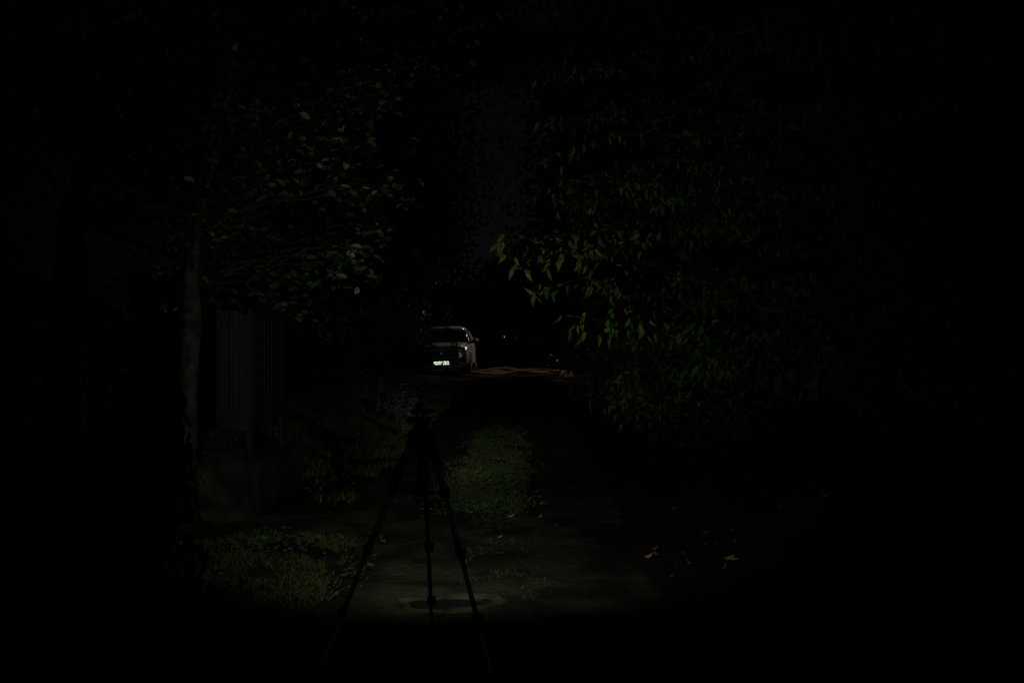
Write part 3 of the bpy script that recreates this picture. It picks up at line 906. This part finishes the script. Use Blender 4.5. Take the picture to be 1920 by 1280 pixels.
# crank loop under the column
bm = bmesh.new()
pts = [HP(784 + 6 * math.sin(a), 932 - 8 * math.cos(a), -.02) for a in [R(-150 + 30 * k) - R(0) + math.pi for k in range(11)]]
tube(bm, pts, .003, 6); tob('hook', bm, M['blackplastic'], smooth=True)
# spreader hub
bm = bmesh.new(); tube(bm, [HP(790, 918), HP(790, 929)], .024, 14); tob('spreader_hub', bm, M['blackplastic'])
feet = {'a': Vector((P(581, 1310, 3.36).x, 3.34, 0)), 'b': Vector((P(936, 1312, 3.36).x, 3.30, 0)), 'c': Vector((P(809, 1190, 4.08).x, 4.10, 0))}
hips = {'a': HP(779, 808, -.02), 'b': HP(803, 808, -.02), 'c': HP(794, 806, .03)}
for k, f in feet.items():
    f.z = gz(f.x, f.y) + .004
    h = hips[k]
    def Lp(t): return h.lerp(f, t)
    leg = None
    cl = {'a': (.235, .47, .705), 'b': (.245, .48, .715), 'c': (.23, .555, .83)}[k]
    w3 = (.0125, .0105, .0088, .0070)
    ts = (0,) + cl + (1,)
    bm = bmesh.new()
    tube(bm, [Lp(.0), Lp(.06)], [.020, .017], 12); tube(bm, [Lp(.06), Lp(.065)], [.017, .0135], 12)
    leg = tob('leg', bm, M['blackplastic'])
    # tubes
    for i in range(4):
        bm = bmesh.new(); tube(bm, [Lp(ts[i] + (.04 if i == 0 else 0)), Lp(ts[i + 1] - (.012 if i == 3 else 0))], w3[i], 14)
        tob('tube', bm, M['blue_tube'], leg, True)
    # foam sleeve on the upper tube
    s0, s1 = {'a': (.105, .205), 'b': (.04, .15), 'c': (.03, .22)}[k]
    bm = bmesh.new(); tube(bm, [Lp(s0), Lp(s0 + .01), Lp(s1 - .01), Lp(s1)], [.0145, .0175, .0175, .0145], 14); tob('sleeve', bm, M['blackplastic'], leg, True)
    for i in range(3):
        bm = bmesh.new()
        r = w3[i] + .005
        tube(bm, [Lp(cl[i] - .022), Lp(cl[i] - .014), Lp(cl[i] + .012), Lp(cl[i] + .02)], [r * .8, r, r, r * .75], 12)
        dv = (f - h).normalized()
        box(bm, Lp(cl[i]) + Vector((.012 if k != 'a' else -.008, -.008, 0)), (.018, .016, .034))
        tob('clamp', bm, M['blackplastic'], leg)
    bm = bmesh.new(); tube(bm, [Lp(.985), Lp(1.0)], [.011, .013], 10); tob('foot', bm, M['rubber'], leg)
    bm = bmesh.new(); e = Lp(cl[0]); c0 = HP(790, 924)
    tube(bm, [c0, c0.lerp(e, .5), e], .0052, 6); tob('brace', bm, M['blackplastic'], trip)

# torch lying on the head, pointing up the lane, seen from behind
tp_ = HP(786, 758.5)
torch = thing('torch', 'small black torch standing on the tripod head, pointing away up the lane', 'torch', tp_)
bm = bmesh.new(); tube(bm, [(0, -.045, 0), (0, -.04, 0), (0, .03, 0), (0, .05, 0), (0, .07, 0)], [.0088, .0098, .0098, .0125, .0125], 16); obj('barrel', bm, M['blackplastic'], torch, True)
bm = bmesh.new(); tube(bm, [(0, .0703, 0), (0, .0715, 0)], .011, 16); obj('lens', bm, M['torch_lens'], torch)
bm = bmesh.new(); box(bm, (0, -.002, -.0165), (.022, .05, .014)); obj('holder', bm, M['blackplastic'], torch, bevel=.002)
def spot(name, power, size, blend, aim, color, rad=.012):
    l = bpy.data.lights.new(name, 'SPOT')
    l.energy = power; l.spot_size = R(size); l.spot_blend = blend; l.color = color; l.shadow_soft_size = rad
    o = bpy.data.objects.new(name, l); COL.objects.link(o)
    return o
tl = tp_ + Vector((0, .086, 0))
for nm, pw, sz, bl, aim in (('torch_spill', TORCH_SPILL, 118, .9, (.06, 1, -.20)), ('torch_mid_lobe', TORCH_MID, 98, 1.0, (-.03, 1, .25)), ('torch_hotspot', TORCH_HOT, 26, 1.0, (.0, 1, -.02))):
    o = spot(nm, pw, sz, bl, aim, (.93, 1.0, .90))
    o.parent = torch
    o.location = (0, .088, 0)
    o.rotation_euler = Vector(aim).to_track_quat('-Z', 'Y').to_euler()

# ------------------------------------------------------------------ parked car
cy = 33.0
cx = (829 - 960) / F_PX * cy
car = thing('parked_car', 'pale grey parked car facing the camera at the far end of the lane', 'car', (cx, cy, gz(cx, cy) + .02))
car.rotation_euler = (0, R(-2.0), R(-1.0))
def loft(bm, secs, close=True):
    rings = []
    for s in secs: rings.append([bm.verts.new(p) for p in s])
    n = len(rings[0])
    for a, b in zip(rings, rings[1:]):
        for i in range(n - 1): bm.faces.new((a[i], a[i + 1], b[i + 1], b[i]))
        bm.faces.new((a[n - 1], a[0], b[0], b[n - 1]))
    if close:
        bm.faces.new(rings[0]); bm.faces.new(rings[-1][::-1])
def body_sec(y, w_, zb, zbelt, zt):
    half = [(w_ * .80, zb), (w_ * .97, zb + .10), (w_, zb + .30), (w_ * .985, (zb + zbelt) / 2 + .12), (w_ * .965, zbelt - .06), (w_ * .90, zbelt), (w_ * .70, zt - .01), (w_ * .35, zt + .012)]
    pts = [(x, y, z) for x, z in half] + [(-x, y, z) for x, z in half[::-1]]
    return pts
bm = bmesh.new()
loft(bm, [body_sec(0.00, .76, .34, .80, .82), body_sec(.05, .83, .28, .86, .90), body_sec(.16, .88, .24, .90, .95), body_sec(.40, .905, .23, .945, .99), body_sec(.8, .915, .23, .98, 1.02),
          body_sec(1.30, .92, .23, 1.02, 1.06), body_sec(1.5, .92, .23, 1.03, 1.07), body_sec(2.6, .925, .23, 1.04, 1.07), body_sec(3.8, .92, .24, 1.05, 1.07), body_sec(4.3, .88, .27, 1.04, 1.06), body_sec(4.5, .80, .34, 1.0, 1.03)])
body = obj('body', bm, M['paint'], car, True)
md = body.modifiers.new('sub', 'SUBSURF'); md.levels = 1; md.render_levels = 2
# cabin shell (roof + pillars) as frames, glass inset between
def cab(y, w_, z): return Vector((w_, y, z))
wsb_l, wsb_r = Vector((-.83, 1.32, 1.045)), Vector((.83, 1.32, 1.045))
wst_l, wst_r = Vector((-.665, 2.02, 1.50)), Vector((.665, 2.02, 1.50))
rr_l, rr_r = Vector((-.62, 3.85, 1.50)), Vector((.62, 3.85, 1.50))
rb_l, rb_r = Vector((-.80, 4.35, 1.05)), Vector((.80, 4.35, 1.05))
bm = bmesh.new()
loft(bm, [[(-.66, 1.99, 1.475), (-.675, 1.99, 1.50), (-.5, 1.96, 1.52), (0, 1.94, 1.53), (.5, 1.96, 1.52), (.675, 1.99, 1.50), (.66, 1.99, 1.475)],
          [(-.68, 2.3, 1.50), (-.70, 2.3, 1.56), (-.5, 2.3, 1.645), (0, 2.3, 1.66), (.5, 2.3, 1.645), (.70, 2.3, 1.56), (.68, 2.3, 1.50)],
          [(-.67, 3.3, 1.50), (-.69, 3.3, 1.54), (-.5, 3.3, 1.60), (0, 3.3, 1.61), (.5, 3.3, 1.60), (.69, 3.3, 1.54), (.67, 3.3, 1.50)],
          [(-.62, 4.0, 1.45), (-.64, 4.0, 1.49), (-.45, 4.0, 1.53), (0, 4.0, 1.54), (.45, 4.0, 1.53), (.64, 4.0, 1.49), (.62, 4.0, 1.45)]])
obj('roof', bm, M['paint'], car, True)
for s in (-1, 1):
    bm = bmesh.new()
    tube(bm, [(s * .845, 1.26, 1.03), (s * .80, 1.55, 1.20), (s * .735, 1.82, 1.38), (s * .665, 2.05, 1.52)], [.040, .034, .034, .036], 8); obj('front_pillar', bm, M['paint'], car, True)
    bm = bmesh.new()
    tube(bm, [(s * .86, 2.75, 1.03), (s * .70, 2.72, 1.51)], [.04, .035], 6); obj('middle_pillar', bm, M['cartrim'], car)
    bm = bmesh.new()
    tube(bm, [(s * .84, 4.25, 1.03), (s * .65, 3.9, 1.48)], [.09, .06], 6); obj('rear_pillar', bm, M['paint'], car)
    for (y0, y1, t0, t1) in ((1.45, 2.71, 2.06, 2.69), (2.79, 4.1, 2.75, 3.8)):
        bm = bmesh.new()
        q = [Vector((s * .865, y0, 1.035)), Vector((s * .865, y1, 1.035)), Vector((s * .675, t1, 1.495)), Vector((s * .675, t0, 1.495))]
        v0 = [bm.verts.new(p) for p in q]; v1 = [bm.verts.new(p - Vector((s * .012, 0, 0))) for p in q]
        bm.faces.new(v0); bm.faces.new(v1[::-1])
        for i in range(4): bm.faces.new((v0[i], v0[(i + 1) % 4], v1[(i + 1) % 4], v1[i]))
        obj('side_window', bm, M['glass'], car)
for nm, q, nrm in (('windscreen', (wsb_l, wsb_r, wst_r, wst_l), Vector((0, -.02, .02))), ('rear_window', (rb_l, rb_r, rr_r, rr_l), Vector((0, .01, .01)))):
    bm = bmesh.new()
    nx_, ny_ = 8, 4
    rows_ = []
    for j in range(ny_ + 1):
        row = []
        for i in range(nx_ + 1):
            a = q[0].lerp(q[1], i / nx_); b = q[3].lerp(q[2], i / nx_)
            p = a.lerp(b, j / ny_)
            k = 1 - (2 * i / nx_ - 1) ** 2
            p = p + Vector((0, (-.07 if nm == 'windscreen' else .05) * k, 0.0))
            row.append(bm.verts.new(p))
        rows_.append(row)
    for j in range(ny_):
        for i in range(nx_): bm.faces.new((rows_[j][i], rows_[j][i + 1], rows_[j + 1][i + 1], rows_[j + 1][i]))
    obj(nm, bm, M['glass'], car, True)
# bonnet as a shell panel above the body
bm = bmesh.new()
rows_ = []
for j, (y, w_, z) in enumerate([(.10, .66, .925), (.22, .70, .965), (.5, .735, 1.0), (.9, .765, 1.035), (1.22, .79, 1.06)]):
    rows_.append([bm.verts.new((w_ * t, y + .02 * (t * t), z + .025 * (1 - t * t) + (.012 if abs(abs(t) - .55) < .1 else 0))) for t in (-1, -.8, -.55, -.25, 0, .25, .55, .8, 1)])
for a, b in zip(rows_, rows_[1:]):
    for i in range(8): bm.faces.new((a[i], a[i + 1], b[i + 1], b[i]))
ext = bmesh.ops.extrude_face_region(bm, geom=bm.faces[:])
for v in [e for e in ext['geom'] if isinstance(e, bmesh.types.BMVert)]: v.co.z -= .03
bo = obj('bonnet', bm, M['paint'], car, True)
# cowl / wipers
bm = bmesh.new(); box(bm, (0, 1.275, 1.055), (1.5, .10, .03)); obj('cowl', bm, M['cartrim'], car, bevel=.006)
for s in (-.45, .15):
    bm = bmesh.new(); tube(bm, [(s, 1.235, 1.085), (s + .55, 1.29, 1.105)], .008, 5); obj('wiper', bm, M['cartrim'], car)
# front face: grille, intake, bumper, lamps
bm = bmesh.new(); box(bm, (0, -.012, .70), (1.12, .05, .24)); gr = obj('grille', bm, M['cartrim'], car, bevel=.015)
for k in range(5):
    bm = bmesh.new(); box(bm, (0, -.042, .61 + k * .045), (1.02, .014, .010)); obj('grille_bar', bm, M['cartrim'], gr)
bm = bmesh.new()
bmesh.ops.create_circle(bm, segments=20, radius=.04, cap_ends=True, matrix=Matrix.Translation((0, -.05, .735)) @ Matrix.Rotation(R(90), 4, 'X'))
e_ = bmesh.ops.extrude_face_region(bm, geom=bm.faces[:])
for v in [x for x in e_['geom'] if isinstance(x, bmesh.types.BMVert)]: v.co.y -= .012
obj('badge', bm, M['chrome'], gr)
bm = bmesh.new(); box(bm, (0, .0, .505), (1.56, .09, .09)); obj('bumper', bm, M['cartrim'], car, bevel=.02)
bm = bmesh.new(); box(bm, (0, .01, .37), (1.10, .08, .12)); obj('air_intake', bm, M['cartrim'], car, bevel=.02)
bm = bmesh.new(); box(bm, (0, .03, .285), (1.3, .12, .04)); obj('skid_plate', bm, M['rim'], car, bevel=.012)
def corner_cubes(w_, h_, s):
    """sheet of mirror corner cubes in the XZ plane facing -Y"""
    V, Fc = [], []
    rh = s * math.sqrt(3) / 2
    nr = int(h_ / rh + .5); rh2 = h_ / nr; s2 = rh2 * 2 / math.sqrt(3)
    nc = int(w_ / s2 + .5)
    dep = s2 / math.sqrt(6)
    for r in range(nr):
        for c in range(2 * nc - 1):
            x = -w_ / 2 + (c) * s2 / 2; z = -h_ / 2 + r * rh2
            up = (c + r) % 2 == 0
            tri = [(x, z), (x + s2, z), (x + s2 / 2, z + rh2)] if up else [(x, z + rh2), (x + s2 / 2, z), (x + s2, z + rh2)]
            cxx = sum(t[0] for t in tri) / 3; czz = sum(t[1] for t in tri) / 3
            k = len(V)
            V += [(t[0], 0, t[1]) for t in tri] + [(cxx, dep, czz)]
            Fc += [(k, k + 1, k + 3), (k + 1, k + 2, k + 3), (k + 2, k, k + 3)]
    return V, Fc
# number plate: white rim, corner-cube sheeting, black characters
plz = .415
bm = bmesh.new(); box(bm, (0, -.052, plz), (.53, .012, .118)); pl = obj('number_plate', bm, M['cartrim'], car)
V, Fc = corner_cubes(.52, .112, .0215)
sh = link_mesh('reflective_sheet', arr_mesh('reflective_sheet', V, Fc, M['retro']), pl)
sh.location = (-.006, -.070, plz)
cu = bpy.data.curves.new('characters', 'FONT'); cu.body = 'M971AX 70'; cu.size = .105; cu.align_x = 'CENTER'; cu.align_y = 'CENTER'; cu.extrude = .0008; cu.resolution_u = 2
tmp = bpy.data.objects.new('characters', cu); COL.objects.link(tmp)
dg = bpy.context.evaluated_depsgraph_get()
me = bpy.data.meshes.new_from_object(tmp.evaluated_get(dg))
bpy.data.objects.remove(tmp)
me.materials.clear(); me.materials.append(M['ink'])
ch = link_mesh('characters', me, pl); ch.rotation_euler = (R(90), 0, 0); ch.location = (0, -.0725, plz); ch.scale = (.84, .58, 1)
for s in (-1, 1):
    bm = bmesh.new()
    loft(bm, [[(s * .50, -.012, .825), (s * .50, -.012, .885), (s * .50, .10, .885), (s * .50, .10, .825)],
              [(s * .70, .03, .83), (s * .70, .03, .90), (s * .70, .2, .90), (s * .70, .2, .83)],
              [(s * .865, .22, .86), (s * .865, .22, .925), (s * .80, .32, .925), (s * .80, .32, .86)]])
    hl = obj('headlight', bm, M['lens'], car)
    bm = bmesh.new(); box(bm, (s * .60, .0, .815), (.2, .02, .010)); obj('light_strip', bm, M['chrome'], hl)
    V, Fc = corner_cubes(.075, .06, .022)
    if s > 0: rf = link_mesh('reflector', arr_mesh('reflector', V, Fc, M['retro']), hl); rf.location = (s * .815, .12, .895)
    bm = bmesh.new()
    loft(bm, [[(s * .66, -.006, .42), (s * .66, -.006, .60), (s * .66, .08, .60), (s * .66, .08, .42)], [(s * .80, .05, .40), (s * .82, .06, .66), (s * .82, .15, .66), (s * .80, .15, .40)]])
    obj('fog_lamp_recess', bm, M['cartrim'], car)
    # mirrors
    bm = bmesh.new(); bmesh.ops.create_uvsphere(bm, u_segments=12, v_segments=8, radius=1, matrix=Matrix.Translation((s * 1.04, 1.62, 1.12)) @ Matrix.Diagonal((.115, .07, .085, 1)))
    mi = obj('wing_mirror', bm, M['paint'], car, True)
    bm = bmesh.new(); tube(bm, [(s * .88, 1.66, 1.04), (s * .99, 1.63, 1.075)], .025, 6); obj('mirror_arm', bm, M['cartrim'], mi)
    bm = bmesh.new(); bmesh.ops.create_uvsphere(bm, u_segments=12, v_segments=8, radius=1, matrix=Matrix.Translation((s * 1.04, 1.615, 1.09)) @ Matrix.Diagonal((.12, .075, .055, 1))); obj('mirror_base', bm, M['cartrim'], mi, True)
    # doors, handles, arches, wheels
    for (y0, y1) in ((1.50, 2.68), (2.74, 3.72)):
        bm = bmesh.new()
        q = [(s * .93, y0, .34), (s * .93, y1, .34), (s * .925, y1, .80), (s * .905, y1, .985), (s * .905, y0, .985), (s * .925, y0, .80)]
        v0 = [bm.verts.new(p) for p in q]; v1 = [bm.verts.new((p[0] - s * .03, p[1], p[2])) for p in q]
        bm.faces.new(v0); bm.faces.new(v1[::-1])
        for i in range(6): bm.faces.new((v0[i], v0[(i + 1) % 6], v1[(i + 1) % 6], v1[i]))
        do = obj('door', bm, M['paint'], car, bevel=.006)
        bm = bmesh.new(); box(bm, (s * .94, y1 - .16, .86), (.022, .18, .03)); obj('handle', bm, M['paint'], do, bevel=.006)
    for y in (.86, 3.62):
        bm = bmesh.new(); tube(bm, [(s * .70, y, .34), (s * .932, y, .34)], .40, 24); obj('wheel_arch', bm, M['cartrim'], car)
        bm = bmesh.new(); tube(bm, [(s * .72, y, .335), (s * .735, y, .335), (s * .925, y, .335), (s * .94, y, .335)], [.31, .335, .335, .31], 28); wh = obj('wheel', bm, M['rubber'], car)
        bm = bmesh.new(); tube(bm, [(s * .90, y, .335), (s * .944, y, .335)], [.22, .215], 24)
        for k in range(5):
            a = 2 * math.pi * k / 5
            box(bm, (s * .945, y + .11 * math.cos(a), .335 + .11 * math.sin(a)), (.012, .05, .2), Matrix.Rotation(a + math.pi / 2, 3, 'X'))
        obj('rim', bm, M['rim'], wh)
V, Fc = corner_cubes(.055, .08, .022)
rf = link_mesh('pillar_glint_patch', arr_mesh('pillar_glint_patch', V, Fc, M['retro']), car); rf.location = (.765, 1.63, 1.30)  # mirror patch added to make the torch glint on the pillar

# small pale reflector far beyond the car
rp = P(945, 631, 62)
root = thing('reflector_post', 'tiny pale glint low in the dark to the right beyond the car', 'reflector', (rp.x, rp.y, 0))
bm = bmesh.new(); tube(bm, [(0, 0.06, -.05), (0, 0.06, rp.z + .08)], .04, 8); obj('post', bm, M['cartrim'], root)
V, Fc = corner_cubes(.10, .06, .03)
o = link_mesh('reflector', arr_mesh('reflector', V, Fc, M['retro']), root); o.location = (0, 0, rp.z)

# twigs hanging in front of the car
root = thing('twig', 'dark leafy twig hanging across the roof and bonnet of the car', 'branch')
bm = bmesh.new(); Pp, D, N, L = [], [], [], []
for pts in ([P(770, 560, 25), P(805, 590, 25), P(832, 612, 25), P(842, 628, 25)], [P(790, 600, 25), P(800, 630, 25), P(812, 655, 25)], [P(836, 600, 25), P(848, 630, 25), P(853, 652, 25)]):
    tube(bm, pts, .012, 5)
    for i in range(26):
        t = random.uniform(.3, 1) * (len(pts) - 1); k = min(len(pts) - 2, int(t))
        Pp.append(pts[k].lerp(pts[k + 1], t - k) + Vector((random.gauss(0, .05), random.gauss(0, .08), random.gauss(0, .04))))
        D.append((random.gauss(0, .6), random.gauss(0, .4), -.8)); N.append((random.gauss(0, .5), -1, .4)); L.append(random.uniform(.06, .11))
obj('stem', bm, M['darkbark'], root, True)
me = leaf_cloud_mesh('foliage', np.array(Pp), np.array(D, float), np.array(N, float), np.array(L), LEAF_SIMPLE, M['leaf_far']); link_mesh('foliage', me, root, 'stuff')

# ------------------------------------------------------------------ warm street lamp by the yard, screened by the trees on the right
lx, ly, lz = 3.6, 38.2, 5.6
sl_ = thing('street_lamp', 'warm shielded street lamp beside the yard, hidden behind the right-hand trees', 'street lamp', (lx, ly, 0))
bm = bmesh.new(); tube(bm, [(0, 0, -.1), (0, 0, 3), (0, 0, lz + .1)], [.07, .06, .045], 10); obj('pole', bm, M['lamp_metal'], sl_, True)
bm = bmesh.new(); tube(bm, [(0, 0, lz + .05), (-.3, 0, lz + .18), (-.62, 0, lz + .16)], .03, 8); obj('arm', bm, M['lamp_metal'], sl_, True)
bm = bmesh.new(); tube(bm, [(-.62, 0, lz + .17), (-.62, 0, lz + .1), (-.62, 0, lz - .08)], [.06, .17, .20], 20, cap=False); hd = obj('lamp_head', bm, M['lamp_metal'], sl_, True)
bm = bmesh.new(); tube(bm, [(-.62, 0, lz + .08), (-.62, 0, lz + .05)], .14, 20); obj('lens', bm, M['lamp_lens'], hd)
o = spot('street_lamp_light', LAMP_W, 84, 1.0, None, (1.0, .82, .66), .10)
o.parent = sl_
o.location = (-.62, 0, lz + .01)
aim = Vector((cx + 2.2, 35.2, .3)) - Vector((lx - .62, ly, lz))
o.rotation_euler = aim.to_track_quat('-Z', 'Y').to_euler()
